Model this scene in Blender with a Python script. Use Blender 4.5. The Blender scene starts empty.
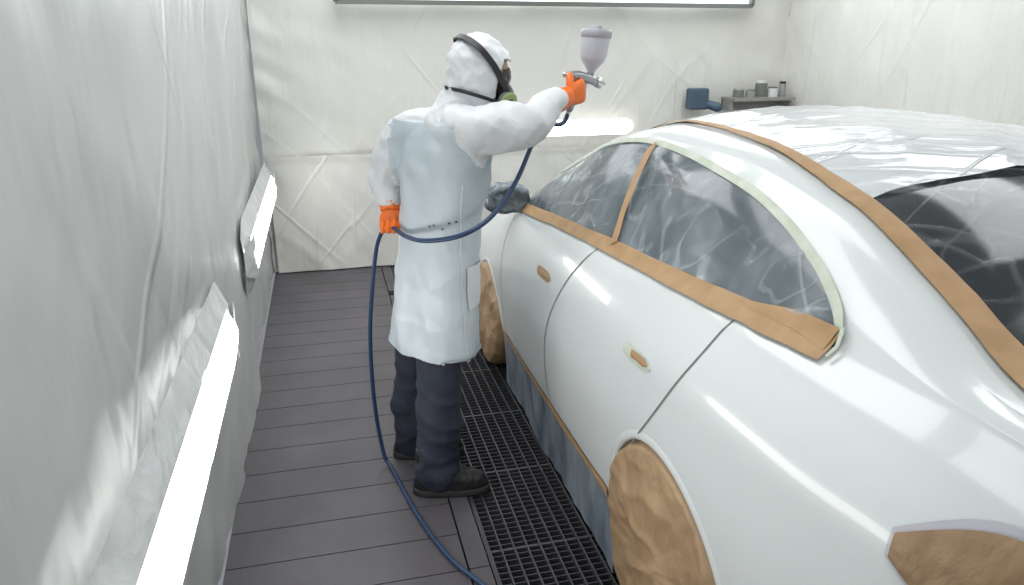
import bpy, math, bmesh, random
from mathutils import Vector, noise, Matrix
from mathutils.bvhtree import BVHTree
random.seed(4)
XC=1.78
V=Vector
# ------------------------------------------------------------------ helpers
def link(o):
    bpy.context.collection.objects.link(o); return o
def empty(name,loc=(0,0,0)):
    e=bpy.data.objects.new(name,None); e.location=loc; e.empty_display_size=.1
    return link(e)
def mesh_obj(name,verts,faces,mat=None,parent=None,smooth=True,ang=None):
    me=bpy.data.meshes.new(name); me.from_pydata([tuple(v) for v in verts],[],faces); me.update()
    o=link(bpy.data.objects.new(name,me))
    if mat: me.materials.append(mat)
    if parent: o.parent=parent; o.matrix_parent_inverse=parent.matrix_basis.inverted()
    for p in me.polygons: p.use_smooth=smooth
    if ang:
        sharpen(me,ang)
    return o
def sharpen(me,ang):
    bm=bmesh.new(); bm.from_mesh(me)
    for e in bm.edges:
        if len(e.link_faces)==2 and e.calc_face_angle(0)>math.radians(ang): e.smooth=False
    bm.to_mesh(me); bm.free()
def nz(x,y,z=0): return noise.noise(V((x,y,z)))
def ridged(x,y,z=0): return 1-2*abs(noise.noise(V((x,y,z))))
def rdg(x,y,z=0,p=3): return max(0,1-2.2*abs(noise.noise(V((x,y,z)))))**p
def box_data(c,s):
    cx,cy,cz=c; a,b,d=s[0]/2,s[1]/2,s[2]/2
    v=[(cx+i*a,cy+j*b,cz+k*d) for i in(-1,1) for j in(-1,1) for k in(-1,1)]
    f=[(0,1,3,2),(4,6,7,5),(0,4,5,1),(2,3,7,6),(0,2,6,4),(1,5,7,3)]
    return v,f
class MB:
    def __init__(s): s.v=[];s.f=[]
    def add(s,v,f):
        o=len(s.v); s.v+=[V(a) for a in v]; s.f+=[tuple(i+o for i in q) for q in f]
    def box(s,c,sz): s.add(*box_data(c,sz))
    def loft(s,rings,n=24,cap=True,power=2.0):
        vs=[];fs=[]
        for c,A,B in rings:
            c=V(c);A=V(A);B=V(B)
            for k in range(n):
                t=2*math.pi*k/n; ct=math.cos(t);st=math.sin(t)
                e=2/power
                vs.append(c+A*(math.copysign(abs(ct)**e,ct))+B*(math.copysign(abs(st)**e,st)))
        m=len(rings)
        for i in range(m-1):
            for k in range(n):
                fs.append((i*n+k,i*n+(k+1)%n,(i+1)*n+(k+1)%n,(i+1)*n+k))
        if cap:
            fs.append(tuple(reversed(range(n)))); fs.append(tuple((m-1)*n+k for k in range(n)))
        s.add(vs,fs)
    def tube(s,pts,rad,n=14,sub=4,cap=True):
        P=[tuple(p)+(r,) for p,r in zip(pts,rad)]
        Q=cr(P,sub) if len(P)>2 else P
        Q=[(V(q[:3]),q[3]) for q in Q]
        rings=[]; up=None
        for i,(p,r) in enumerate(Q):
            a=Q[max(i-1,0)][0];b=Q[min(i+1,len(Q)-1)][0]; t=(b-a).normalized()
            if up is None:
                up=V((0,0,1)) if abs(t.z)<.9 else V((1,0,0))
            A=(up-t*up.dot(t)).normalized(); B=t.cross(A); up=A
            rings.append((p,A*r,B*r))
        if cap:
            p,A,B=rings[0]; t=(Q[0][0]-Q[1][0]).normalized(); r=Q[0][1]
            pre=[(p+t*r*.95,A*.15,B*.15),(p+t*r*.75,A*.6,B*.6),(p+t*r*.4,A*.88,B*.88)]
            p,A,B=rings[-1]; t=(Q[-1][0]-Q[-2][0]).normalized(); r=Q[-1][1]
            post=[(p+t*r*.4,A*.88,B*.88),(p+t*r*.75,A*.6,B*.6),(p+t*r*.95,A*.15,B*.15)]
            rings=pre+rings+post
        s.loft(rings,n)
    def obj(s,name,mat,parent=None,smooth=True,ang=None): return mesh_obj(name,s.v,s.f,mat,parent,smooth,ang)
def cr(P,n):
    out=[]
    for i in range(len(P)-1):
        p0=P[max(i-1,0)];p1=P[i];p2=P[i+1];p3=P[min(i+2,len(P)-1)]
        for k in range(n):
            t=k/n
            out.append(tuple(.5*((2*p1[j])+(-p0[j]+p2[j])*t+(2*p0[j]-5*p1[j]+4*p2[j]-p3[j])*t*t+(-p0[j]+3*p1[j]-3*p2[j]+p3[j])*t**3) for j in range(len(p1))))
    out.append(tuple(P[-1])); return out
def remesh(o,vox,smooth=4,fac=.5):
    m=o.modifiers.new('r','REMESH'); m.mode='VOXEL'; m.voxel_size=vox
    if smooth:
        q=o.modifiers.new('s','SMOOTH'); q.iterations=smooth; q.factor=fac
    return bake(o)
def relax(o,it=6):
    q=o.modifiers.new('s','SMOOTH'); q.iterations=it; q.factor=.5
    return bake(o)
def bake(o):
    bpy.context.view_layer.update()
    dg=bpy.context.evaluated_depsgraph_get()
    me=bpy.data.meshes.new_from_object(o.evaluated_get(dg))
    mats=[x for x in o.data.materials]
    o.modifiers.clear(); o.data=me
    if len(me.materials)==0:
        for x in mats: me.materials.append(x)
    for p in me.polygons: p.use_smooth=True
    return o
def displace(o,fn):
    me=o.data; N=[v.normal.copy() for v in me.vertices]
    for v,n in zip(me.vertices,N):
        v.co=v.co+n*fn(v.co,n)
    me.update()
# ------------------------------------------------------------------ materials
def base_mat(name):
    m=bpy.data.materials.new(name); m.use_nodes=True
    nt=m.node_tree; return m,nt,nt.nodes['Principled BSDF']
def mapping(nt,stretch,rot):
    tc=nt.nodes.new('ShaderNodeTexCoord'); r=nt.nodes.new('ShaderNodeMapping'); r.inputs['Rotation'].default_value=rot
    mp=nt.nodes.new('ShaderNodeMapping'); mp.inputs['Scale'].default_value=stretch
    nt.links.new(tc.outputs['Object'],r.inputs['Vector']); nt.links.new(r.outputs[0],mp.inputs['Vector']); return mp.outputs[0]
def noise_n(nt,vec,sc,detail=3,dist=0):
    n=nt.nodes.new('ShaderNodeTexNoise'); n.inputs['Scale'].default_value=sc; n.inputs['Detail'].default_value=detail; n.inputs['Distortion'].default_value=dist
    nt.links.new(vec,n.inputs['Vector']); return n.outputs[0]
def crease_n(nt,vec,sc,w,dist=.15,detail=1.0):
    n=noise_n(nt,vec,sc,detail,dist)
    s=nt.nodes.new('ShaderNodeMath'); s.operation='SUBTRACT'; nt.links.new(n,s.inputs[0]); s.inputs[1].default_value=.5
    a=nt.nodes.new('ShaderNodeMath'); a.operation='ABSOLUTE'; nt.links.new(s.outputs[0],a.inputs[0])
    r=nt.nodes.new('ShaderNodeMapRange'); r.interpolation_type='SMOOTHSTEP'; r.inputs[1].default_value=0; r.inputs[2].default_value=w; r.inputs[3].default_value=1; r.inputs[4].default_value=0
    nt.links.new(a.outputs[0],r.inputs[0]); return r.outputs[0]
def math_n(nt,op,a,b):
    m=nt.nodes.new('ShaderNodeMath'); m.operation=op
    for i,x in enumerate((a,b)):
        if isinstance(x,(int,float)): m.inputs[i].default_value=x
        else: nt.links.new(x,m.inputs[i])
    return m.outputs[0]
def ramp(nt,fac,c1,c2,a=.35,b=.65):
    r=nt.nodes.new('ShaderNodeValToRGB'); r.color_ramp.elements[0].position=a; r.color_ramp.elements[1].position=b
    r.color_ramp.elements[0].color=(*c1,1); r.color_ramp.elements[1].color=(*c2,1); nt.links.new(fac,r.inputs[0]); return r.outputs[0]
def bump_n(nt,b,h,strength,dist):
    bp=nt.nodes.new('ShaderNodeBump'); bp.inputs['Strength'].default_value=strength; bp.inputs['Distance'].default_value=dist
    nt.links.new(h,bp.inputs['Height']); nt.links.new(bp.outputs[0],b.inputs['Normal'])
def mat(name,col,rough=.5,metal=0,col2=None,cscale=8,bump=0,bscale=20,stretch=(1,1,1),coat=0,dist=0,detail=4,bdist=.01,spec=.5,rot=(0,0,0),second=None,sw=.4,folds=()):
    m,nt,b=base_mat(name)
    b.inputs['Base Color'].default_value=(*col,1); b.inputs['Roughness'].default_value=rough; b.inputs['Metallic'].default_value=metal
    b.inputs['Coat Weight'].default_value=coat; b.inputs['Specular IOR Level'].default_value=spec
    vec=mapping(nt,stretch,rot)
    if col2: nt.links.new(ramp(nt,noise_n(nt,vec,cscale,detail,dist),col,col2),b.inputs['Base Color'])
    if bump:
        h=noise_n(nt,vec,bscale,detail,dist)
        if second:
            v2=mapping(nt,second[0],second[1]); h=math_n(nt,'ADD',h,math_n(nt,'MULTIPLY',noise_n(nt,v2,second[2],2,.1),sw))
        if folds:
            # tension creases of stretched film, only in patches
            pm=nt.nodes.new('ShaderNodeMapRange'); pm.inputs[1].default_value=.48; pm.inputs[2].default_value=.66
            nt.links.new(noise_n(nt,mapping(nt,(1,1,1),(0,0,0)),folds[0][2]*.35,1,0),pm.inputs[0])
        for st,rt,sc,wd,wt in folds:
            v3=mapping(nt,st,rt); c=math_n(nt,'MULTIPLY',crease_n(nt,v3,sc,wd),pm.outputs[0]); h=math_n(nt,'ADD',h,math_n(nt,'MULTIPLY',c,wt))
        bump_n(nt,b,h,bump,bdist)
    return m
def film_mat(name,col,base,cr_,rough=.12,scale=3,sets=(),bump=.4,bdist=.02,w=.03,ani=((1,1,.2),(0,0,0),8)):
    m,nt,b=base_mat(name)
    b.inputs['Base Color'].default_value=(*col,1); b.inputs['Roughness'].default_value=rough
    v0=mapping(nt,(1,1,1),(0,0,0)); lo=noise_n(nt,v0,scale*.55,2,.3)
    msk=nt.nodes.new('ShaderNodeMapRange'); msk.inputs[1].default_value=.42; msk.inputs[2].default_value=.66; nt.links.new(lo,msk.inputs[0])
    cc=None
    for st,rt,sc,wt in sets:
        v=mapping(nt,st,rt); c=math_n(nt,'MULTIPLY',crease_n(nt,v,sc,w),wt)
        cc=c if cc is None else math_n(nt,'ADD',cc,c)
    cm=math_n(nt,'MULTIPLY',cc,math_n(nt,'ADD',msk.outputs[0],.12))
    an=noise_n(nt,mapping(nt,ani[0],ani[1]),ani[2],4,.1)
    am=nt.nodes.new('ShaderNodeMapRange'); am.inputs[1].default_value=.45; am.inputs[2].default_value=.75; nt.links.new(an,am.inputs[0])
    fac=math_n(nt,'ADD',math_n(nt,'MULTIPLY',cm,cr_),math_n(nt,'ADD',math_n(nt,'MULTIPLY',math_n(nt,'ADD',msk.outputs[0],am.outputs[0]),base),base*.6))
    h=math_n(nt,'ADD',math_n(nt,'MULTIPLY',cc,.5),math_n(nt,'ADD',math_n(nt,'MULTIPLY',lo,1.5),math_n(nt,'MULTIPLY',an,1.2)))
    bump_n(nt,b,h,bump,bdist)
    tr=nt.nodes.new('ShaderNodeBsdfTransparent'); mx=nt.nodes.new('ShaderNodeMixShader')
    nt.links.new(fac,mx.inputs[0]); nt.links.new(tr.outputs[0],mx.inputs[1]); nt.links.new(b.outputs[0],mx.inputs[2])
    nt.links.new(mx.outputs[0],nt.nodes['Material Output'].inputs[0])
    return m
def emis(name,col,st):
    m,nt,b=base_mat(name); b.inputs['Base Color'].default_value=(*col,1)
    b.inputs['Emission Color'].default_value=(*col,1); b.inputs['Emission Strength'].default_value=st; return m
FW=(((1,1,.10),(0,0,0),3.0,.04,.12),((1,1,.13),(0,.75,0),2.6,.035,.14),((1,1,.13),(0,-.6,0),3.0,.035,.12))
FL=(((1,1,.10),(0,0,0),2.4,.04,.12),((1,1,.13),(.8,0,0),2.2,.035,.14),((1,1,.13),(-.6,0,0),2.6,.035,.12))
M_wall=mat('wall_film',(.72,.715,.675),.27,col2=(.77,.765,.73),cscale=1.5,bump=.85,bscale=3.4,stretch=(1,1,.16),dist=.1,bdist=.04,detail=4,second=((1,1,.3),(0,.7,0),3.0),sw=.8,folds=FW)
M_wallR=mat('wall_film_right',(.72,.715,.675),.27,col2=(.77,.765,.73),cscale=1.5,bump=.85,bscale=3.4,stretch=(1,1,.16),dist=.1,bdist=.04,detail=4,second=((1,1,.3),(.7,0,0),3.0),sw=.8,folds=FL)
M_wallL_shaded=mat('wall_film_side_shaded',(.50,.52,.515),.34,col2=(.57,.585,.58),cscale=1.2,bump=.9,bscale=2.8,stretch=(1,1,.16),dist=.1,bdist=.045,detail=4,second=((1,1,.3),(.7,0,0),2.4),sw=.8,folds=FL)  # same film as other walls, darker base colour paints in the left wall's shade
M_cover=mat('fixture_film',(.56,.58,.58),.22,col2=(.66,.67,.67),cscale=6,bump=.7,bscale=6,bdist=.03,detail=5,dist=.4)
M_ceil=mat('ceiling_paint',(.8,.8,.79),.6)
M_plank=mat('floor_panel',(.082,.075,.084),.5,col2=(.105,.096,.107),cscale=3,bump=.25,bscale=90,bdist=.002)
M_grate=mat('grate_metal',(.08,.08,.09),.5,metal=.5,bump=.1,bscale=60,bdist=.001)
M_pit=mat('pit_dark',(.015,.017,.022),.8)
M_car=mat('car_primer_white',(.735,.775,.775),.24,coat=.4,bump=.03,bscale=300,bdist=.0005)
M_gap=mat('panel_gap',(.16,.18,.18),.7)
M_tape=mat('masking_tape',(.41,.25,.12),.6,col2=(.49,.31,.16),cscale=14,bump=.3,bscale=60,bdist=.002)
M_paper=mat('masking_paper',(.31,.20,.11),.55,col2=(.42,.28,.16),cscale=4,bump=.7,bscale=6,dist=.5,bdist=.03,detail=6)
M_trim=mat('trim_tape_pale',(.52,.58,.46),.5,col2=(.64,.67,.58),cscale=20)
M_glass=mat('window_glass',(.030,.050,.063),.10)
M_glass2=mat('rear_glass',(.010,.015,.022),.10)
M_film=film_mat('masking_film_clear',(.74,.82,.86),.13,.30,scale=3.2,sets=(((1,.9,.13),(.5,0,0),5.0,.7),((1,1.0,.16),(-.4,0,0),7.0,.6),((1,.18,1),(.3,0,0),5.0,.4)),bump=.55,ani=((1,1,.2),(.35,0,0),9))
M_filmr=film_mat('masking_film_rear',(.75,.78,.80),.030,.32,scale=3.0,sets=(((.14,1,1),(0,0,.5),6.0,.6),((.16,1,1),(0,0,-.5),7.0,.5),((1,.14,1),(0,0,.2),6.0,.5)),bump=.4,ani=((.2,1,1),(0,0,.4),7))
M_filmroof=mat('masking_film_roof',(.63,.67,.69),.13,col2=(.72,.75,.77),cscale=2.5,bump=.7,bscale=5.0,stretch=(.22,1,1),rot=(0,0,.5),dist=.1,bdist=.025,detail=4,second=((1,.2,1),(0,0,.3),4.0),sw=.8,folds=(((.14,1,1),(0,0,.5),4.0,.03,.3),((.16,1,1),(0,0,-.6),5.0,.03,.3)))
M_skirt=mat('skirt_film',(.10,.13,.17),.3,col2=(.27,.32,.36),cscale=9,stretch=(1,1,.3),bump=.7,bscale=12,bdist=.02,dist=.5)
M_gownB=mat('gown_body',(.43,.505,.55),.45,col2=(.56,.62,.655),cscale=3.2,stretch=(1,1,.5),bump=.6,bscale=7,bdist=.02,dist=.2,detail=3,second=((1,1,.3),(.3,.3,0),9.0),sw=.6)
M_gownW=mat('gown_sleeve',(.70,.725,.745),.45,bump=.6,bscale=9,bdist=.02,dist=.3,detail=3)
M_pants=mat('trousers_navy',(.020,.025,.042),.85,col2=(.034,.04,.062),cscale=9,bump=.4,bscale=25,bdist=.01)
M_boot=mat('boot_leather',(.014,.014,.016),.45,bump=.3,bscale=40,bdist=.004)
M_sole=mat('boot_sole',(.03,.03,.032),.8)
M_glove=mat('nitrile_glove',(.86,.17,.015),.45,bump=.25,bscale=60,bdist=.003)
M_black=mat('rubber_black',(.012,.012,.014),.5)
M_skin=mat('skin',(.50,.30,.21),.5)
M_filter=mat('filter_olive',(.26,.33,.13),.6)
M_hose=mat('hose_blue',(.020,.048,.12),.35)
M_metal=mat('brushed_metal',(.6,.6,.6),.3,metal=1)
M_gunm=mat('gun_anodised',(.35,.36,.38),.35,metal=.8)
M_cup=mat('cup_plastic',(.55,.55,.60),.3)
M_cupd=mat('cup_lid',(.38,.37,.41),.35)
M_white=mat('white_metal',(.70,.71,.71),.4)
M_shelf=mat('shelf_grey',(.30,.30,.29),.5)
M_blue=mat('steel_blue_plastic',(.06,.10,.15),.45)
M_grey=mat('tool_grey',(.17,.18,.17),.5)
M_tube=emis('tube_glow',(1,1,.98),6)
M_tubeb=emis('tube_glow_back',(1,1,.96),3.5)
M_glaze=emis('light_panel_glow',(.95,.98,1),1.5)
# ------------------------------------------------------------------ room
X0,X1,Y0,Y1,ZC=-.45,3.90,-1.9,5.9,2.85
def wall(name,orient,fixed,a0,a1,mat_,amp=.025,sgn=1,step=.03,seed=0,mx=.06):
    na=int((a1-a0)/step);nb=int(ZC/step);vs=[];fs=[]
    for i in range(na+1):
        a=a0+(a1-a0)*i/na
        for j in range(nb+1):
            z=ZC*j/nb
            d=amp*nz(a*.9+seed,z*.5,seed)+amp*.3*nz(a*2.0+z*.6+seed,z*.5,seed+5)-.006
            pm=max(0,min(1,(nz(a*.8+seed,z*.9,seed+21)+.15)*3))
            d+=pm*(.007*rdg(a*2.2+z*.4+seed,z*.22,seed+9,2)+.007*rdg((a+z)*1.6+seed,(a-z)*.25,seed+3,2)+.006*rdg((a-z*.8)*2.8+seed,(a+z)*.3,seed+13,2))
            d+=.012*nz(a*3.0+z*.5+seed,z*.35,seed+9)+.008*nz((a+z)*2.6+seed,(a-z)*.5,seed+33)
            dist_c=min(a-a0,a1-a)
            d+=.018*nz(a*2+seed,z*7+a*3,seed)*math.exp(-dist_c*2.0)
            d+=.014*nz(a*9+seed,z*1.0,seed+2)*math.exp(-z*1.4)
            if d>mx-.015: d=mx-.015+.015*math.tanh((d-mx+.015)/.015)
            d=max(d,-.04)
            p=(fixed+sgn*d,a,z) if orient=='x' else (a,fixed+sgn*d,z)
            vs.append(p)
    for i in range(na):
        for j in range(nb):
            q=i*(nb+1)+j; fs.append((q,q+nb+1,q+nb+2,q+1))
    return mesh_obj(name,vs,fs,mat_)
wall('wall_left','x',X0,Y0,Y1,M_wallL_shaded,amp=.045,sgn=1,seed=2.3,mx=.030)
wall('wall_back','y',Y1,X0,X1,M_wall,amp=.035,sgn=-1,seed=7.7,step=.025,mx=.045)
wall('wall_right','x',X1,Y0,Y1,M_wallR,amp=.03,sgn=-1,step=.04,seed=4.1)
wall('wall_front','y',Y0,X0,X1,M_wall,amp=.03,sgn=1,step=.08,seed=9)
mb=MB(); mb.box(((X0+X1)/2,(Y0+Y1)/2,ZC+.03),(X1-X0+.1,Y1-Y0+.1,.06)); mb.obj('ceiling',M_ceil,smooth=False)
vs=[];fs=[];na=190;nb=38
for i in range(na+1):
    a=X0+.03+(X1-X0-.06)*i/na
    for j in range(nb+1):
        z=.90*j/nb+.01+ (.02*nz(a*1.3,3) if j==nb else 0)
        d=.066+.022*nz(a*1.6,z*1.0,4)+.014*nz(a*5+z,z*.8,6)+.005*rdg((a+z)*2.2,(a-z)*.5,9,2)+.005*rdg((a-z)*2.5,(a+z)*.4,19,2)+.012*math.exp(-z*3)
        if j>=nb-1: d+=.006
        vs.append((a,Y1-d,z))
for i in range(na):
    for j in range(nb):
        q=i*(nb+1)+j; fs.append((q,q+nb+1,q+nb+2,q+1))
mesh_obj('trim_film_sheet',vs,fs,M_wall)
GX0,GX1=.45,3.12
mb=MB()
pw=.20; y=Y0
while y<Y1:
    h=min(pw,Y1-y)
    mb.box((( X0+.37)/2,y+h/2,-.02),(.37-X0-.0,h-.005,.04))
    y+=pw
y=Y0
while y<Y1:
    mb.box(((.375+GX0)/2,y+.5,-.02),(GX0-.375-.004,min(1,Y1-y)-.005,.04)); y+=1.0
y=Y0
while y<Y1:
    h=min(pw,Y1-y); mb.box(((GX1+X1)/2,y+h/2,-.02),(X1-GX1,h-.007,.04)); y+=pw
mb.obj('floor',M_plank,smooth=False)
mb=MB(); mb.box(((X0+GX0)/2,(Y0+Y1)/2,-.06),(GX0-X0,Y1-Y0,.04)); mb.box(((X1+GX1)/2,(Y0+Y1)/2,-.06),(X1-GX1,Y1-Y0,.04))
mb.box(((GX0+GX1)/2,(Y0+Y1)/2,-.40),(GX1-GX0+.1,Y1-Y0,.04))
mb.box((GX0-.01,(Y0+Y1)/2,-.23),(.02,Y1-Y0,.3)); mb.box((GX1+.01,(Y0+Y1)/2,-.23),(.02,Y1-Y0,.3))
mb.obj('floor_pit',M_pit,smooth=False)
mb=MB()
x=GX0+.012
i=0
while x<GX1:
    mb.box((x,(Y0+Y1)/2,-.018),(.006 if i%10 else .016,Y1-Y0,.03)); x+=.048; i+=1
y=Y0;i=0
while y<Y1:
    mb.box(((GX0+GX1)/2,y,-.020),(GX1-GX0,.004 if i%17 else .012,.024)); y+=.030; i+=1
mb.obj('floor_grate',M_grate,smooth=False)
# ------------------------------------------------------------------ light fixtures
def wall_fixture(name,ya,yb,zc=.74,hh=.10):
    XB=X0+.044
    e=empty(name,(XB,(ya+yb)/2,zc))
    mb=MB(); mb.box((XB+.012,(ya+yb)/2,zc),(.024,yb-ya,.2*1.1)); mb.obj('housing',M_white,e,smooth=False)
    vs=[];fs=[];n=90
    for i in range(n+1):
        yy=ya+.02+(yb-ya-.04)*i/n
        w_=hh*(.95+.05*nz(yy*2.2,1.7)+.03*nz(yy*9,4))*min(1,.55+min(i,n-i)/6)
        for j in range(9):
            t=j/8; vs.append((XB+.028+.022*math.sin(math.pi*t),yy,zc-w_+2*w_*t))
    for i in range(n):
        for j in range(8):
            q=i*9+j; fs.append((q,q+9,q+10,q+1))
    mesh_obj('glowing_diffuser',vs,fs,M_tube,e)
    vs=[];fs=[];na=int((yb-ya+.20)/.02)
    for side in(-1,1):
        o0=len(vs)
        for i in range(na+1):
            yy=ya-.10+(yb-ya+.20)*i/na
            endf=min(1,max(0,min(yy-(ya-.10),(yb+.10)-yy)/.14)); endf=endf*endf*(3-2*endf)
            for j in range(9):
                t=j/8
                zz=zc+side*(hh*.93*(.4+.6*endf)+.085*t)
                xx=XB+(.030*(1-t)**1.1)*endf+.005*nz(yy*9,zz*9,3)*math.sin(math.pi*t)-.010*t
                vs.append((xx,yy,zz))
        for i in range(na):
            for j in range(8):
                q=o0+i*9+j; fs.append((q,q+9,q+10,q+1))
    for ye,sg in((ya,-1),(yb,1)):
        o0=len(vs)
        for i in range(9):
            t=i/8
            for j in range(15):
                zz=zc+(-.12+.24*j/14)*(1-.5*t)
                yy=ye+sg*(-.03+.15*t)
                vs.append((XB+.042*(1-t)**.8+.012*abs(nz(yy*14,zz*22,5))*(1-t),yy,zz))
        for i in range(8):
            for j in range(14):
                q=o0+i*15+j; fs.append((q,q+15,q+16,q+1))
    mesh_obj('film_cover',vs,fs,M_cover,e)
wall_fixture('fluorescent_light_fixture',.55,2.70,zc=.735,hh=.125)
wall_fixture('fluorescent_light_fixture',3.68,5.55,zc=.735,hh=.115)
e=empty('fluorescent_light_fixture',(2.0,Y1-.1,1.06))
mb=MB(); mb.box((1.96,Y1-.065,1.065),(1.00,.03,.11)); mb.obj('housing',M_white,e,smooth=False)
vs=[];fs=[];n=60
for i in range(n+1):
    xx=1.96-.53+1.06*i/n; w_=.064*min(1,.5+min(i,n-i)/6)*(1+.06*nz(xx*6,2))
    for j in range(9):
        t=j/8; vs.append((xx,Y1-.083-.022*math.sin(math.pi*t),1.065-w_+2*w_*t))
for i in range(n):
    for j in range(8):
        q=i*9+j; fs.append((q,q+9,q+10,q+1))
mesh_obj('glowing_diffuser',vs,fs,M_tubeb,e)
e=empty('wall_light_panel',(1.85,Y1-.06,2.3))
mb=MB(); xa,xb,za,zb=.16,3.46,2.0,2.6
mb.box(((xa+xb)/2,Y1-.10,za),(xb-xa,.10,.03)); mb.box(((xa+xb)/2,Y1-.10,zb),(xb-xa,.10,.03))
for xx in(xa,xb): mb.box((xx,Y1-.10,(za+zb)/2),(.03,.10,zb-za))
mb.obj('frame',M_grey,e,smooth=False)
mb=MB(); mb.box(((xa+xb)/2,Y1-.09,(za+zb)/2),(xb-xa-.03,.03,zb-za-.03)); mb.obj('glowing_glass',M_glaze,e,smooth=False)
for cx in(.35,2.9):
    for cy in(.2,2.5,4.7):
        e=empty('ceiling_light_panel',(cx,cy,ZC-.03))
        mb=MB(); mb.box((cx,cy,ZC-.02),(.92,1.9,.04)); mb.obj('housing',M_white,e,smooth=False)
        L=bpy.data.lights.new('lamp','AREA'); L.shape='RECTANGLE'; L.size=.85; L.size_y=1.8; L.energy=21.5 if cy>1 else 16; L.color=(.97,.99,1)
        lo=link(bpy.data.objects.new('lamp',L)); lo.location=(cx,cy,ZC-.05); lo.parent=e; lo.matrix_parent_inverse=Matrix.Translation((-cx,-cy,-(ZC-.03)))
w=bpy.data.worlds.new('world'); bpy.context.scene.world=w; w.use_nodes=True
w.node_tree.nodes['Background'].inputs[0].default_value=(.8,.85,.9,1); w.node_tree.nodes['Background'].inputs[1].default_value=.3
# ------------------------------------------------------------------ car
def interp(tab,y):
    if y<=tab[0][0]: return tab[0][1]
    for i in range(len(tab)-1):
        a,b=tab[i],tab[i+1]
        if y<=b[0]:
            t=(y-a[0])/(b[0]-a[0])
            def sl(j):
                if j<=0 : return (tab[1][1]-tab[0][1])/(tab[1][0]-tab[0][0])
                if j>=len(tab)-1: return (tab[-1][1]-tab[-2][1])/(tab[-1][0]-tab[-2][0])
                s1=(tab[j][1]-tab[j-1][1])/(tab[j][0]-tab[j-1][0]); s2=(tab[j+1][1]-tab[j][1])/(tab[j+1][0]-tab[j][0])
                return 0 if s1*s2<=0 else 2*s1*s2/(s1+s2)
            h=b[0]-a[0]; m0=sl(i)*h; m1=sl(i+1)*h
            t2=t*t;t3=t2*t
            return (2*t3-3*t2+1)*a[1]+(t3-2*t2+t)*m0+(-2*t3+3*t2)*b[1]+(t3-t2)*m1
    return tab[-1][1]
YR,YF=.62,4.86
W=[(.62,.60),(.66,.74),(.75,.84),(.9,.90),(1.2,.95),(1.6,.97),(2.5,.97),(3.6,.96),(4.1,.94),(4.5,.88),(4.7,.78),(4.86,.52)]
ZB=[(.62,.45),(.7,.34),(.9,.28),(1.2,.24),(4.4,.22),(4.7,.25),(4.86,.33)]
ZBELT=[(.62,.85),(.66,1.0),(.75,1.08),(.95,1.12),(1.5,1.135),(2.2,1.10),(2.8,1.055),(3.3,1.0),(3.6,.93),(4.0,.83),(4.4,.74),(4.7,.61),(4.86,.48)]
BX=[(.62,.50),(.66,.60),(.75,.68),(1.0,.75),(1.5,.80),(2.2,.85),(2.8,.865),(3.6,.86),(4.0,.83),(4.5,.72),(4.86,.40)]
ZT=[(.62,.86),(.66,1.03),(.72,1.12),(.8,1.15),(.95,1.18),(1.2,1.32),(1.5,1.435),(1.8,1.485),(2.2,1.50),(2.6,1.48),(2.9,1.415),(3.2,1.27),(3.5,1.08),(3.7,.98),(4.2,.88),(4.6,.75),(4.86,.51)]
RX=[(.62,.42),(.75,.58),(.95,.64),(1.2,.61),(1.5,.59),(2.0,.60),(2.6,.60),(3.0,.61),(3.3,.69),(3.6,.76),(4.0,.70),(4.5,.6),(4.86,.32)]
RZ=[(.62,.855),(.66,1.02),(.75,1.10),(.95,1.15),(1.2,1.26),(1.5,1.37),(2.0,1.435),(2.5,1.43),(2.9,1.36),(3.2,1.22),(3.5,1.01),(3.7,.94),(4.0,.86),(4.4,.77),(4.7,.64),(4.86,.50)]
def profile(y):
    w=interp(W,y);zb=interp(ZB,y);zB=interp(ZBELT,y);bx=interp(BX,y);zt=interp(ZT,y);rx=interp(RX,y);rz=interp(RZ,y)
    H=zB-zb
    P=[(0,zb),(.6*w,zb),(.93*w,zb+.01),(.965*w,zb+.05*H),(.985*w,zb+.2*H),(w,zb+.45*H),(.995*w,zb+.64*H),(.975*w,zb+.8*H),(bx+(w-bx)*.45,zb+.93*H),(bx,zB)]
    for t in (.3,.6,.85,1.0):
        b=.02*math.sin(math.pi*t)
        P.append((bx+(rx-bx)*t+b, zB+(rz-zB)*t+b*.5))
    for s in (.85,.65,.4,.2,0):
        P.append((rx*s, zt-(zt-rz)*s**2.2))
    return cr(P,5)
car=empty('car',(XC,2.7,0))
NY=190
ys=[YR+(YF-YR)*i/NY for i in range(NY+1)]
verts=[];faces=[];rows=[]
for y in ys:
    pr=profile(y)
    full=[(XC-x,y,z) for x,z in pr]+[(XC+x,y,z) for x,z in reversed(pr[1:-1])]
    rows.append(len(verts)); n=len(full); verts+=full
for i in range(len(ys)-1):
    for j in range(n):
        faces.append((rows[i]+j,rows[i]+(j+1)%n,rows[i+1]+(j+1)%n,rows[i+1]+j))
faces.append(tuple(rows[0]+j for j in reversed(range(n)))); faces.append(tuple(rows[-1]+j for j in range(n)))
bvh=BVHTree.FromPolygons([V(v) for v in verts],faces)
body=mesh_obj('body_shell',verts,faces,M_car,car)
bm=bmesh.new();bm.from_mesh(body.data);bmesh.ops.recalc_face_normals(bm,faces=bm.faces);bm.to_mesh(body.data);bm.free()
WH=[(1.595,.335,.352),(3.84,.285,.295)]
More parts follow.
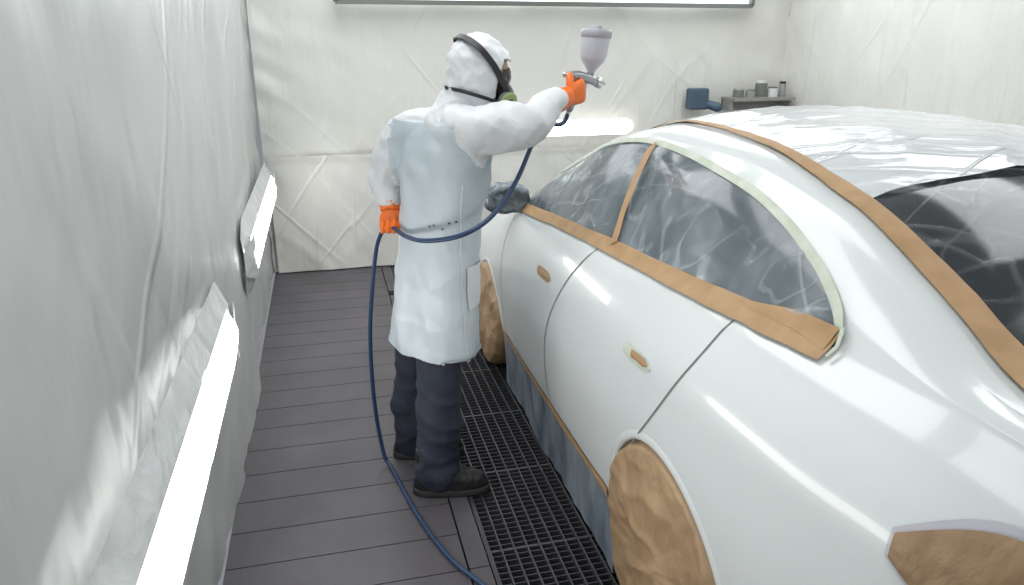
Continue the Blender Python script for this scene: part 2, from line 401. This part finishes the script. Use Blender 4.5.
for wy,WZ,WR in WH:
    for sx in(-1,1):
        mb=MB(); c=V((XC+sx*1.0,wy,WZ))
        mb.loft([(c-V((.28,0,0)),(0,WR,0),(0,0,WR)),(c+V((.28,0,0)),(0,WR,0),(0,0,WR))],n=72)
        cut=mb.obj('cut',None)
        bm=bmesh.new();bm.from_mesh(cut.data);bmesh.ops.recalc_face_normals(bm,faces=bm.faces);bm.to_mesh(cut.data);bm.free()
        m=body.modifiers.new('b','BOOLEAN');m.object=cut;m.operation='DIFFERENCE';m.solver='EXACT'
        bake(body); bpy.data.objects.remove(cut)
sharpen(body.data,38)
def sp(y,z,off=.003,side=-1):
    o=V((XC+side*3,y,z)); h=bvh.ray_cast(o,V((-side,0,0)))
    if h[0] is None: return V((XC+side*.9,y,z))
    nn=V((side,0,.25 if z>1.02 else 0)).normalized()
    return h[0]+nn*off
def tp(lat,y,off=.003,side=-1):
    h=bvh.ray_cast(V((XC+side*lat,y,4)),V((0,0,-1)))
    return h[0]+V((0,0,off))
def resample(P,step):
    Q=[V(p) for p in cr([tuple(p) for p in P],8)]; out=[Q[0]]; acc=0
    for a,b in zip(Q,Q[1:]):
        acc+=(b-a).length
        if acc>=step: out.append(b); acc=0
    if (out[-1]-Q[-1]).length>1e-4: out.append(Q[-1])
    return out
def strip(name,path,width,mat_,surf,off=.003,step=.02,nw=4,wob=0,parent=car,thick=.0015):
    Q=resample(path,step); vs=[];fs=[]
    for i,p in enumerate(Q):
        a=Q[max(i-1,0)];b=Q[min(i+1,len(Q)-1)]; t=(b-a).normalized(); nn=V((-t.y,t.x))
        wd=width(i/(len(Q)-1)) if callable(width) else width
        if wob: wd*=1+wob*nz(i*.37,1.3,width if not callable(width) else .5)
        for j in range(nw+1):
            q=p+nn*wd*(j/nw-.5)
            edge=(j==0 or j==nw)
            vs.append(surf(q.x,q.y,off-(thick if edge else 0)+(0.0015*nz(q.x*40,q.y*40) if wob else 0)))
    for i in range(len(Q)-1):
        for j in range(nw):
            q=i*(nw+1)+j; fs.append((q,q+nw+1,q+nw+2,q+1))
    return mesh_obj(name,vs,fs,mat_,parent)
TOP=[(1.22,1.155),(1.27,1.20),(1.40,1.262),(1.59,1.322),(1.83,1.37),(2.21,1.40),(2.56,1.395),(2.91,1.33),(3.18,1.215),(3.36,1.10),(3.45,1.02)]
BOT=[(1.22,1.135),(1.44,1.128),(1.69,1.117),(2.23,1.09),(2.77,1.05),(3.22,1.005),(3.45,.985)]
lin=interp
for side in(-1,1):
    for nm,m_,off,cr_ in(('side_glass',M_glass,.004,0),('side_window_film',M_film,.010,1)):
        vs=[];fs=[];ny=150;nzv=26
        for i in range(ny+1):
            y=1.22+(3.45-1.22)*i/ny
            a=lin(BOT,y);b=lin(TOP,y)
            for j in range(nzv+1):
                t=j/nzv; z=a+(b-a)*t
                d=off
                if cr_: d+=(.012*nz(y*6+z*5,z*1.5,2)+.010*nz(y*10-z*9,z*2,4)+.008*rdg(y*3+z*5,z*1.0-y,8)+.002)*math.sin(math.pi*t)**.5
                vs.append(sp(y,z,max(d,.007) if cr_ else d,side))
        for i in range(ny):
            for j in range(nzv):
                q=i*(nzv+1)+j; fs.append((q,q+nzv+1,q+nzv+2,q+1))
        relax(mesh_obj(nm,vs,fs,m_,car),3)
    S=lambda y,z,o,side=side: sp(y,z,o,side)
    strip('window_trim_tape',[(a,b) for a,b in TOP],.017,M_trim,S,off=.013)
    strip('beltline_tape',[(y,z) for y,z in BOT],lambda t:.044-.010*t,M_tape,S,off=.016,wob=.15,nw=6)
    strip('window_corner_tape',[(1.228,1.150),(1.34,1.153),(1.50,1.138)],lambda t:.045-.030*t,M_tape,S,off=.0185,wob=.1)
    strip('quarter_edge_tape',[(1.208,1.122),(1.208,1.15),(1.222,1.176)],.010,M_trim,S,off=.0195)
    strip('pillar_tape',[(2.235,1.10),(2.32,1.25),(2.43,1.395)],.036,M_tape,S,off=.021,wob=.1)
    strip('door_gap',[(2.33,1.06),(2.5,.87),(2.64,.67),(2.69,.48),(2.66,.30)],.006,M_gap,S,off=.0022,nw=2,thick=0)
    strip('door_gap_rear',[(1.50,1.10),(1.51,1.02),(1.55,.93),(1.66,.77),(1.79,.60),(1.875,.47),(1.93,.39)],.006,M_gap,S,off=.0022,nw=2,thick=0)
    strip('door_gap_front',[(3.42,.94),(3.47,.8),(3.48,.6),(3.45,.30)],.005,M_gap,S,off=.0022,nw=2,thick=0)
    strip('sill_tape',[(1.99,.298),(2.6,.288),(3.2,.282),(3.50,.278)],.048,M_tape,S,off=.007,wob=.25)
    for (hy,hz) in((2.75,.845),(1.80,.885)):
        strip('door_handle_recess',[(hy-.095,hz+.004),(hy,hz),(hy+.095,hz-.004)],lambda t:.042*math.sqrt(max(.02,1-(2*t-1)**4)),M_trim if hy<2 else M_tape,S,off=.003)
        strip('door_handle',[(hy-.080,hz+.008),(hy,hz+.004),(hy+.035,hz)],lambda t:.024*math.sqrt(max(.02,1-(2*t-1)**6)),M_tape,S,off=.0055,thick=.0015)
    for wy,WZ,WR in WH:
        vs=[];fs=[];n_=70
        for i in range(n_+1):
            a=math.radians(-8+196*i/n_)
            for j,(r,o) in enumerate(((WR-.002,-.004),(WR+.001,.002),(WR+.006,.003),(WR+.02,.002),(WR+.03,-.001))):
                vs.append(sp(wy+math.cos(a)*r,WZ+math.sin(a)*r,o,side))
        for i in range(n_):
            for j in range(4):
                q=i*5+j; fs.append((q,q+5,q+6,q+1))
        mesh_obj('wheel_arch_lip',vs,fs,M_car,car)
        vs=[];fs=[];nr=40;na=150
        vs.append(V((XC+side*.985,wy,WZ)))
        for i in range(1,nr+1):
            r=i/nr
            for k in range(na):
                a=2*math.pi*k/na
                R=(WR+.004)*r
                yy=wy+math.cos(a)*R; zz=max(WZ+math.sin(a)*R,.003)
                d=.981-.016*r*r+.020*nz(yy*4,zz*4,side+wy)*(1-r*.5)+.012*nz(yy*9+zz*4,zz*6-yy*5,3)*(1-r*.4)+.009*rdg(yy*3.2-zz*2,zz*3+yy,9,2)*(1-r*.5)+.007*rdg(yy*6+zz*5,zz*5-yy*3,29,2)
                d+=.006*nz(a*7,r*1.2,wy)*r
                if r>.93: d-=(r-.93)*.5
                vs.append(V((XC+side*d,yy,zz)))
        for k in range(na): fs.append((0,1+k,1+(k+1)%na))
        for i in range(nr-1):
            for k in range(na):
                p=1+i*na; fs.append((p+k,p+na+k,p+na+(k+1)%na,p+(k+1)%na))
        p=1+(nr-1)*na; base=len(vs)
        for k in range(na):
            q=vs[p+k]; vs.append(V((XC+side*.74,q.y,q.z)))
        for k in range(na): fs.append((p+k,base+k,base+(k+1)%na,p+(k+1)%na))
        mesh_obj('masked_wheel_paper',vs,fs,M_paper,car)
    vs=[];fs=[];ny=130
    for i in range(ny+1):
        y=1.95+(3.52-1.95)*i/ny
        for j in range(11):
            t=j/10; z=.285-.278*t
            x=sp(y,max(z,.275),.006,side).x
            x=x+side*(.008*ridged(y*8,z*3,5)*t+.012*nz(y*3,z*4,2)*t-.02*t)
            vs.append((x,y,z))
    for i in range(ny):
        for j in range(10):
            q=i*11+j; fs.append((q,q+11,q+12,q+1))
    mesh_obj('skirt_film',vs,fs,M_skirt,car)
    strip('roof_rail_tape',[(.80,.575),(1.05,.56),(1.29,.553),(1.55,.545),(1.80,.525),(2.19,.485),(2.6,.455),(2.95,.44)],lambda t:.078-.050*min(1,t*1.35),M_tape,lambda y,lat,o,side=side: tp(lat,y,o,side),off=.012,wob=.1,nw=6)
def topgrid(name,ya,yb,latfn,m_,off,crf,nx=120,ny=110,it=3):
    vs=[];fs=[]
    for i in range(ny+1):
        y=ya+(yb-ya)*i/ny; L_=latfn(y)
        for j in range(nx+1):
            s=-1+2*j/nx; x=s*L_
            p=tp(abs(x),y,off,-1 if x<0 else 1)
            p.z+=crf(x,y)*(1-abs(s)**6)
            vs.append(p)
    for i in range(ny):
        for j in range(nx):
            q=i*(nx+1)+j; fs.append((q,q+nx+1,q+nx+2,q+1))
    return relax(mesh_obj(name,vs,fs,m_,car),it)
latf=lambda y: interp([(.8,.55),(1.29,.535),(1.55,.525),(1.8,.51),(2.19,.475),(2.6,.447),(3.0,.435)],y)
topgrid('roof_masking_film',1.48,3.05,latf,M_filmroof,.005,lambda x,y:.008*rdg(x*1.5+y*1.2,y*3-x*2,2,2)+.006*rdg(x*3.5-y*1.5,y*1.2,7,2)+.006*nz(x*4+y*9,y*3,4)+.005)
topgrid('rear_window_glass',.90,1.50,latf,M_glass2,.004,lambda x,y:0,it=6)
topgrid('rear_window_film',.90,1.53,latf,M_filmr,.009,lambda x,y:.010*nz(x*3+y*9,y*2-x*2,2)+.012*rdg(x*6-y*3,y*1.5,5)+.008*rdg(x*2+y*8,y-x*2,15)+.006)
def rp(phi,z,off,side):
    c=V((XC+side*.45,1.05,z)); d=V((side*math.cos(phi),-math.sin(phi),0))
    h=bvh.ray_cast(c+d*2,-d)
    return h[0]+d*off
for side in(-1,1):
    for nm,m_,grow,off in(('tail_light_film_edge',M_cup,.012,.004),('tail_light_paper',M_paper,0,.010)):
        vs=[];fs=[];na=60;nb=18
        for i in range(na+1):
            t=i/na; ph=math.radians(22-grow*90+(78-22+grow*120)*t)
            hz_=(.090+grow)*math.sin(min(1,t*2.2+.16)*math.pi/2); zc=.925-.016*t
            for j in range(nb+1):
                z=zc+hz_*(2*j/nb-1)
                vs.append(rp(ph,z,off+((.006*nz(ph*9,z*22,3)+.005*rdg(ph*4,z*9,3,2))*(1-abs(2*j/nb-1)**3) if grow==0 else 0),side))
        for i in range(na):
            for j in range(nb):
                q=i*(nb+1)+j; fs.append((q,q+nb+1,q+nb+2,q+1))
        mesh_obj(nm,vs,fs,m_,car)
    mb=MB(); c=V((XC+side*.955,3.40,1.03))
    mb.loft([(c+V((0,-.075,0)),(.03,0,0),(0,0,.02)),(c+V((0,-.07,0)),(.10,0,0),(0,0,.06)),(c,(.11,0,0),(0,0,.075)),(c+V((0,.06,-.005)),(.09,0,0),(0,0,.06)),(c+V((0,.10,-.01)),(.04,0,0),(0,0,.025))],n=32,power=2.8)
    mb.tube([c+V((-side*.05,0,-.03)),c+V((-side*.13,0,-.06))],[.035,.03])
    if side<0: M_mw=mat('mirror_wrap',(.05,.065,.08),.22,col2=(.22,.26,.29),cscale=14,bump=.8,bscale=15,bdist=.02,dist=1)
    o=mb.obj('mirror_wrapped',M_mw,car)
    remesh(o,.008,3); displace(o,lambda p,n:.006*ridged(p.x*16,p.y*16,p.z*16))
# ------------------------------------------------------------------ painter
P=empty('painter',(.38,2.7,0))
F=V((.819,.574,0)); R=V((.574,-.819,0)); U=V((0,0,1))
def ring(c,w,d,tilt=0): return (V(c),R*w,F*d)
G=V((.930,2.725,1.568)); aR=V((.83,.50,.20)).normalized(); upg=V((.10,.0,1)).normalized(); nR=upg.cross(aR).normalized()
GL=V((.222,2.745,1.078)); aL=V((-.03,-.50,-.86)).normalized(); sL=V((.95,.10,.25)).normalized(); nL=aL.cross(sL).normalized()
mb=MB()
mb.loft([ring((.362,2.690,.60),.195,.142),ring((.368,2.690,.75),.182,.130),ring((.378,2.690,.90),.170,.122),ring((.393,2.687,1.02),.160,.116),ring((.408,2.682,1.15),.165,.118),ring((.420,2.678,1.28),.180,.122),ring((.430,2.675,1.38),.188,.118),ring((.440,2.672,1.45),.165,.095),ring((.455,2.67,1.50),.10,.075),ring((.475,2.668,1.54),.075,.07)],n=40,power=2.3)
SR=V((.525,2.51,1.458)); ER=V((.690,2.535,1.465)); WRr=G-aR*.158-nR*.034
SL=V((.315,2.79,1.42)); EL=V((.225,2.85,1.255)); WL=GL-aL*.130-nL*.030
mb.tube([V((.44,2.64,1.43)),SR,ER,WRr],[.085,.084,.074,.050],sub=6,n=20)
mb.tube([V((.43,2.70,1.42)),SL,EL,WL],[.080,.080,.068,.050],sub=6,n=20)
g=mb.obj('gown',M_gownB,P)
remesh(g,.008,8,.5)
def isarm(c):
    loc=c-V((.41,2.68,c.z)); return c.z>1.0 and (loc.length>.195 or c.z>1.47)
def gd(p,n):
    low=max(0,(1.45-p.z))
    if isarm(p): return .016*nz(p.x*11+p.z*5,p.y*11,p.z*11)+.006*rdg(p.x*7+p.z*6,p.y*8,p.z*5,2)+.005*nz(p.x*26,p.y*22-p.z*14,p.z*18)
    return (.006+.028*low)*nz(p.x*9,p.y*9,p.z*1.6+1)+.010*nz(p.x*12+p.z*8,p.y*12,p.z*6)+.005*rdg(p.x*6+p.z*3,p.y*6,p.z*2.5,2)+.004*rdg(p.x*5-p.z*6,p.y*5,p.z*4+7,2)
displace(g,gd)
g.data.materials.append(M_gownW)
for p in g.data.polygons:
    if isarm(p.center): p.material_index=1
bm=bmesh.new();bm.from_mesh(g.data)
bmesh.ops.delete(bm,geom=[f for f in bm.faces if f.calc_center_median().z<.606 ],context='FACES'); bm.to_mesh(g.data);bm.free()
gb=BVHTree.FromPolygons([v.co.copy() for v in g.data.vertices],[tuple(p.vertices) for p in g.data.polygons])
def gown_pt(bv,c,d,off):
    h=bv.ray_cast(c+d*1.0,-d)
    return (h[0]+d*off) if h[0] else c+d*.15
def gown_patch(name,az0,az1,z0,z1,m_,off=.004,na=14,nb=14):
    vs=[];fs=[]
    for i in range(na+1):
        a=az0+(az1-az0)*i/na; d=V((math.cos(a),math.sin(a),0))
        for j in range(nb+1):
            z=z0+(z1-z0)*j/nb
            vs.append(gown_pt(gb,V((.385,2.685,z)),d,off))
    for i in range(na):
        for j in range(nb):
            q=i*(nb+1)+j; fs.append((q,q+nb+1,q+nb+2,q+1))
    return mesh_obj(name,vs,fs,m_,P)
rd=math.radians
gown_patch('gown_pocket',rd(-62),rd(-12),.80,.965,M_gownW,.006)
gown_patch('gown_hem',rd(-180),rd(180),.608,.625,M_gownB,.003,na=90,nb=2)
gown_patch('gown_side_seam',rd(-70),rd(-68.5),.63,1.27,M_gownW,.003,na=1,nb=60)
for a_,z_ in((-112,1.112),(-104,1.118),(-92,1.108),(-84,1.13),(-76,1.135)):
    gown_patch('gown_print_mark',rd(a_),rd(a_+3),z_,z_+.007,M_blue,.003,na=3,nb=2)
mb=MB()
mb.loft([ring((.37,2.71,1.0),.13,.09),ring((.37,2.71,.88),.145,.10),ring((.37,2.71,.80),.14,.095)],n=28)
mb.tube([(.390,2.665,.84),(.374,2.628,.62),(.366,2.605,.46),(.350,2.602,.25),(.338,2.605,.08)],[.085,.086,.088,.084,.084],n=22)
mb.tube([(.335,2.79,.84),(.318,2.83,.62),(.300,2.872,.46),(.285,2.90,.25),(.278,2.905,.08)],[.085,.084,.084,.080,.078],n=22)
t=mb.obj('trousers',M_pants,P); remesh(t,.010,5)
displace(t,lambda p,n:(.014*nz(p.x*10,p.y*10,p.z*6)+.014*nz(p.x*6,p.y*6,p.z*17)*max(0,1-p.z*1.6)+.012*rdg(p.x*5+p.z*4,p.y*5,p.z*8)*max(0,1-p.z)) if p.z<.62 else -.004)
def boot(ax,ay,dx,dy,name):
    d=V((dx,dy,0)).normalized(); s=V((d.y,-d.x,0)); c=V((ax,ay,0))
    mb=MB()
    def rg(f,z,l,w): return (c+d*f+U*z,d*l,s*w)
    mb.loft([rg(.075,.018,.148,.050),rg(.075,.04,.152,.054),rg(.068,.07,.138,.053),rg(.038,.095,.100,.048),rg(.010,.125,.070,.048),rg(-.005,.17,.060,.048),rg(-.005,.20,.056,.046)],n=32,power=2.6)
    o=mb.obj(name,M_boot,P); remesh(o,.007,5)
    displace(o,lambda p,n:.003*ridged(p.x*30,p.y*30,p.z*30))
    mb=MB(); mb.loft([rg(.075,.0,.152,.053),rg(.075,.006,.157,.057),rg(.075,.026,.157,.057),rg(.075,.032,.150,.053)],n=36,power=2.8); mb.obj(name+'_sole',M_sole,P,ang=40)
    mb=MB()
    for k in range(4):
        f=.050+k*.022; z=.112-k*.013
        mb.tube([c+d*f+U*(z-.012)-s*.034,c+d*f+U*(z+.004),c+d*f+U*(z-.012)+s*.034],[.0035]*3,n=6)
    mb.obj(name+'_laces',M_grey,P)
boot(.322,2.600,.97,-.16,'boot_right')
boot(.272,2.905,.97,-.10,'boot_left')
HC=V((.560,2.663,1.627)); pitch=rd(-8)
hf0=V((.985,.17,0)).normalized(); hr=V((hf0.y,-hf0.x,0)); HF=(hf0*math.cos(pitch)+U*math.sin(pitch)); HU=hr.cross(HF).normalized()
def H(f,r,u): return HC+HF*f+hr*r+HU*u
mb=MB()
def hr_(u,f0,l,w): return (H(f0,0,u),HF*l,hr*w)
mb.loft([hr_(-.118,.035,.028,.022),hr_(-.108,.025,.05,.040),hr_(-.08,.012,.078,.055),hr_(-.04,.004,.090,.066),hr_(0,.000,.094,.072),hr_(.04,-.003,.095,.074),hr_(.08,-.006,.080,.064),hr_(.105,-.008,.05,.040),hr_(.115,-.008,.02,.016)],n=32,power=2.1)
mb.tube([H(.084,0,.012),H(.099,0,-.018),H(.106,0,-.034),H(.092,0,-.045)],[.008,.010,.014,.010],n=12)
mb.tube([H(.084,-.012,-.062),H(.092,0,-.062),H(.084,.012,-.062)],[.006,.008,.006],n=10)
for s in(-1,1): mb.tube([H(-.01,s*.066,.02),H(-.02,s*.074,0),H(-.01,s*.068,-.03)],[.008,.010,.006],n=10)
mb.tube([HC+V((-.03,0,-.05)),V((.47,2.67,1.46))],[.058,.062],n=20)
h=mb.obj('head',M_skin,P); remesh(h,.005,3)
mb=MB()
for s in(-1,1): mb.tube([H(.082,s*.030,.008),H(.084,s*.030,.008)],[.012,.012],n=12)
mb.obj('eyes',M_white,P)
mb=MB()
for s in(-1,1): mb.tube([H(.078,s*.014,.032),H(.086,s*.032,.034),H(.074,s*.052,.030)],[.004,.005,.003],n=8)
mb.obj('eyebrows',M_black,P)
vs=[];fs=[]
for i in range(21):
    a=rd(-75+150*i/20)
    for j in range(7):
        u=-.014+.044*j/6
        vs.append(H(.024+.082*math.cos(a)*(1-.02*abs(j-3)),.086*math.sin(a),u))
for i in range(20):
    for j in range(6):
        q=i*7+j; fs.append((q,q+7,q+8,q+1))
mesh_obj('safety_glasses',vs,fs,mat('glasses_smoked',(.03,.035,.045),.1),P)
mb=MB()
def er(u,f0,l,w): return (H(f0,0,u),HF*l,hr*w)
mb.loft([er(-.135,-.02,.075,.072),er(-.10,-.012,.098,.086),er(-.05,-.010,.112,.095),er(0,-.010,.118,.099),er(.05,-.012,.116,.096),er(.09,-.016,.098,.084),er(.12,-.018,.066,.056),er(.135,-.018,.02,.02)],n=40,power=2.1)
mb.tube([H(-.02,0,-.09),V((.49,2.665,1.515)),V((.455,2.672,1.44))],[.080,.088,.110],n=24)
ho=mb.obj('hood',M_gownW,P); remesh(ho,.0060,4)
bm=bmesh.new();bm.from_mesh(ho.data)
dl=[]
for f in bm.faces:
    c=f.calc_center_median()-HC; a=c.dot(HF);u=c.dot(HU)
    if a>.022+.45*max(0,u-.01) and -.105<u<.062 : dl.append(f)
bmesh.ops.delete(bm,geom=dl,context='FACES'); bm.to_mesh(ho.data); bm.free()
displace(ho,lambda p,n:.009*nz(p.x*16,p.y*16,p.z*16)+.004*rdg(p.x*12,p.y*12,p.z*10,2)+.003*rdg(p.x*24,p.y*24,p.z*18,2))
so=ho.modifiers.new('t','SOLIDIFY'); so.thickness=.004; bake(ho)
mb=MB()
mb.loft([(H(.040,0,-.046),hr*.082,HU*.066),(H(.075,0,-.050),hr*.064,HU*.060),(H(.105,0,-.056),hr*.042,HU*.042),(H(.120,0,-.060),hr*.030,HU*.030),(H(.126,0,-.061),hr*.016,HU*.016)],n=28)
mb.tube([H(.088,0,-.01),H(.100,0,.004),H(.086,0,.016)],[.018,.014,.008],n=12)
for s in(-1,1):
    mb.tube([H(.070,s*.04,-.060),H(.066,s*.078,-.064)],[.028,.034],n=18)
o=mb.obj('respirator',M_black,P)
mb=MB();mb2=MB()
for s in(-1,1):
    d=(hr*s*.85+HF*.35-HU*.38).normalized(); A=(HF-d*HF.dot(d)).normalized(); B=d.cross(A); c=H(.064,s*.080,-.072)
    mb.loft([(c,A*.034,B*.034),(c+d*.016,A*.036,B*.036)],n=28)
    mb2.loft([(c+d*.0161,A*.037,B*.037),(c+d*.024,A*.037,B*.037),(c+d*.026,A*.031,B*.031)],n=28)
mb.obj('respirator_cartridge',M_grey,P,ang=40); mb2.obj('respirator_cap',M_filter,P,ang=40)
def strap(name,pts,wd=.012):
    Q=[V(p) for p in cr([tuple(p) for p in pts],8)];vs=[];fs=[]
    for i,p in enumerate(Q):
        t=(Q[min(i+1,len(Q)-1)]-Q[max(i-1,0)]).normalized(); n_=(p-HC).normalized(); b=t.cross(n_).normalized()
        vs+= [p-b*wd/2,p-b*wd/2+n_*.005,p+b*wd/2+n_*.005,p+b*wd/2]
    for i in range(len(Q)-1):
        for j in range(4): fs.append((i*4+j,i*4+4+j,i*4+4+(j+1)%4,i*4+(j+1)%4))
    mesh_obj(name,vs,fs,M_black,P,smooth=False)
for s in(-1,1):
    strap('respirator_strap',[H(.070,s*.080,-.045),H(.04,s*.099,-.018),H(0,s*.112,.03),H(-.055,s*.099,.083),H(-.090,s*.050,.111),H(-.100,0,.117)],.022)
    strap('respirator_neck_strap',[H(.07,s*.074,-.08),H(.03,s*.097,-.080),H(-.03,s*.108,-.070),H(-.09,s*.079,-.06),H(-.127,0,-.055)],.012)
def hand(name,wrist,a,n,s,curl=(68,150,215),cuff=.05):
    a=V(a).normalized(); n=V(n); n=(n-a*n.dot(a)).normalized(); s=V(s); s=(s-a*s.dot(a)-n*s.dot(n)).normalized(); w=V(wrist)
    mb=MB()
    mb.loft([(w-a*.015,s*.028,n*.022),(w+a*.01,s*.030,n*.020),(w+a*.04,s*.041,n*.020),(w+a*.075,s*.044,n*.018),(w+a*.092,s*.041,n*.014),(w+a*.098,s*.030,n*.008)],n=24,power=2.5)
    for k,(so_,ln) in enumerate(((.032,.080),(.0108,.092),(-.0108,.086),(-.032,.070))):
        p=w+a*.088+s*so_; pts=[p-a*.02,p]
        for c_,fr in zip(curl,(.45,.30,.25)):
            th=rd(c_-8*(k==0)); p=p+(a*math.cos(th)+n*math.sin(th))*ln*fr; pts.append(p)
        mb.tube(pts,[.0105,.0110,.0100,.0094,.0085],n=12,sub=3)
    p=w+a*.022+s*.030
    d1=(a*.55+s*.75+n*.45).normalized(); d2=(a*.75+s*.15+n*.7).normalized(); d3=(a*.35-s*.1+n*.9).normalized()
    mb.tube([p-s*.012,p+d1*.035,p+d1*.035+d2*.034,p+d1*.035+d2*.034+d3*.026],[.016,.0145,.012,.0095],n=12,sub=3)
    o=mb.obj(name,M_glove,P); remesh(o,.0027,2)
    mb=MB(); mb.loft([(w+a*.012,s*.033,n*.025),(w-a*.01,s*.036,n*.031),(w-a*cuff*.6,s*.041,n*.038),(w-a*cuff,s*.043,n*.041)],n=28,cap=False)
    c=mb.obj(name+'_cuff',M_glove,P); sd=c.modifiers.new('t','SOLIDIFY'); sd.thickness=.002
    ss=c.modifiers.new('u','SUBSURF'); ss.levels=2; bake(c)
    displace(c,lambda p,nn:.003*ridged(p.x*50,p.y*50,p.z*50))
hand('hand_right',G-aR*.088-nR*.034,aR,nR,upg,cuff=.065)
hand('hand_left',GL-aL*.088-nL*.034,aL,nL,sL,cuff=.022)
# ------------------------------------------------------------------ spray gun
SG=empty('spray_gun',tuple(G))
gd_=V((.90,.42,-.08)).normalized(); gu=V((.12,.02,1)); gu=(gu-gd_*gu.dot(gd_)).normalized(); gs=gd_.cross(gu)
O=G+gu*.045
def g3(x,y,z): return O+gd_*x+gs*y+gu*z
mb=MB()
mb.tube([g3(-.015,0,.005),g3(-.008,0,-.03),g3(-.008,0,-.07),g3(-.02,0,-.115)],[.017,.0155,.0155,.015],n=16)
mb.tube([g3(-.035,0,.006),g3(0,0,.008),g3(.055,0,.000),g3(.10,0,-.010)],[.013,.017,.018,.017],n=18)
mb.tube([g3(.070,0,.0),g3(.072,0,.030)],[.015,.013],n=16)
mb.obj('gun_body',M_gunm,SG)
mb=MB()
mb.loft([(g3(.10,0,-.010),gs*.019,gu*.019),(g3(.112,0,-.012),gs*.022,gu*.022),(g3(.124,0,-.014),gs*.022,gu*.022),(g3(.130,0,-.015),gs*.014,gu*.014)],n=24)
mb.box(g3(.131,.014,-.015),(.012,.012,.012)); mb.box(g3(.131,-.014,-.015),(.012,.012,.012))
mb.tube([g3(-.045,0,.008),g3(-.060,0,.008)],[.010,.010],n=14)
mb.tube([g3(-.02,0,-.115),g3(-.026,0,-.140)],[.010,.008],n=14)
mb.obj('air_cap_and_knobs',M_metal,SG,ang=50)
mb=MB(); mb.tube([g3(.055,0,-.010),g3(.050,0,-.045),g3(.038,0,-.080)],[.005,.006,.005],n=10); mb.obj('trigger',M_metal,SG)
mb=MB(); c=lambda z,r:(g3(.072+z*.05,0,z),gd_*r,gs*r)
mb.loft([c(.020,.013),c(.034,.020),c(.062,.042),c(.080,.050),c(.148,.053)],n=36); mb.obj('paint_cup',M_cup,SG,ang=50)
mb=MB(); mb.loft([c(.147,.055),c(.151,.058),c(.171,.058),c(.177,.052),c(.179,.020),c(.189,.017),c(.190,.010)],n=36); mb.obj('cup_lid',M_cupd,SG,ang=50)
hp=[tuple(g3(-.026,0,-.135)),tuple(g3(-.05,0,-.17)),(.770,2.642,1.434),(.645,2.50,1.278),(.532,2.40,1.179),(.423,2.375,1.127),(.316,2.47,1.090),(.262,2.63,1.070),tuple(GL),(.186,2.80,1.04),(.160,2.86,.92),(.125,2.895,.607),(.122,2.888,.296),(.145,2.85,.06),(.175,2.78,.012),(.244,2.41,.012),(.317,2.16,.012),(.395,2.01,.012),(.50,1.80,.012),(.60,1.4,.012),(.50,.9,.012),(.2,.3,.012),(.0,-.6,.012)]
cu=bpy.data.curves.new('air_hose','CURVE'); cu.dimensions='3D'; cu.bevel_depth=.0085; cu.bevel_resolution=4
Q=cr(hp,6); s_=cu.splines.new('POLY'); s_.points.add(len(Q)-1)
for i,q in enumerate(Q): s_.points[i].co=(*q,1)
cu.materials.append(M_hose); link(bpy.data.objects.new('air_hose',cu)); s_.use_smooth=True
# ------------------------------------------------------------------ shelf
sz=1.275
e=empty('wall_shelf',(3.60,Y1-.2,sz))
mb=MB(); mb.box((3.57,Y1-.19,sz),(.56,.22,.025)); mb.box((3.57,Y1-.09,sz-.05),(.56,.02,.10)); mb.box((3.30,Y1-.17,sz-.05),(.02,.16,.08)); mb.box((3.84,Y1-.17,sz-.05),(.02,.16,.08)); mb.obj('shelf_board',M_shelf,e,smooth=False)
def jar(name,x,y,z,r,h,m1,m2):
    mb=MB(); c=V((x,y,z)); A=V((r,0,0));B=V((0,r,0))
    mb.loft([(c,A,B),(c+U*h*.8,A,B),(c+U*h*.86,A*.8,B*.8)],n=24); ee=empty(name,(x,y,z)); mb.obj('jar',m1,ee,ang=40)
    mb=MB(); mb.loft([(c+U*h*.86,A*.86,B*.86),(c+U*h,A*.86,B*.86)],n=24); mb.obj('lid',m2,ee,ang=40)
zz=sz+.0128
jar('paint_can',3.38,Y1-.19,zz,.045,.07,M_grey,M_metal)
jar('paint_can',3.48,Y1-.21,zz,.040,.06,M_shelf,M_grey)
jar('plastic_bottle',3.60,Y1-.17,zz,.050,.13,M_grey,M_white)
jar('paint_can',3.70,Y1-.19,zz,.045,.08,M_white,M_grey)
jar('plastic_bottle',3.80,Y1-.17,zz,.030,.12,M_shelf,M_black)
e=empty('wall_socket_box',(3.07,Y1-.1,1.26))
mb=MB(); mb.box((3.05,Y1-.11,1.275),(.17,.10,.17)); o=mb.obj('box',M_blue,e,smooth=False); bv=o.modifiers.new('b','BEVEL'); bv.width=.012
mb=MB(); mb.tube([(3.14,Y1-.14,1.23),(3.20,Y1-.19,1.21)],[.035,.04],n=20); mb.obj('connector',M_blue,e)
# ------------------------------------------------------------------ camera
cam=bpy.data.cameras.new('camera');co=link(bpy.data.objects.new('camera',cam))
cam.lens=740/1024*36;cam.sensor_width=36;cam.clip_start=.02
co.location=(0,0,1.75);co.rotation_euler=(rd(90-18.94),0,rd(-14.13))
sc=bpy.context.scene; sc.camera=co
sc.view_settings.view_transform='Standard'
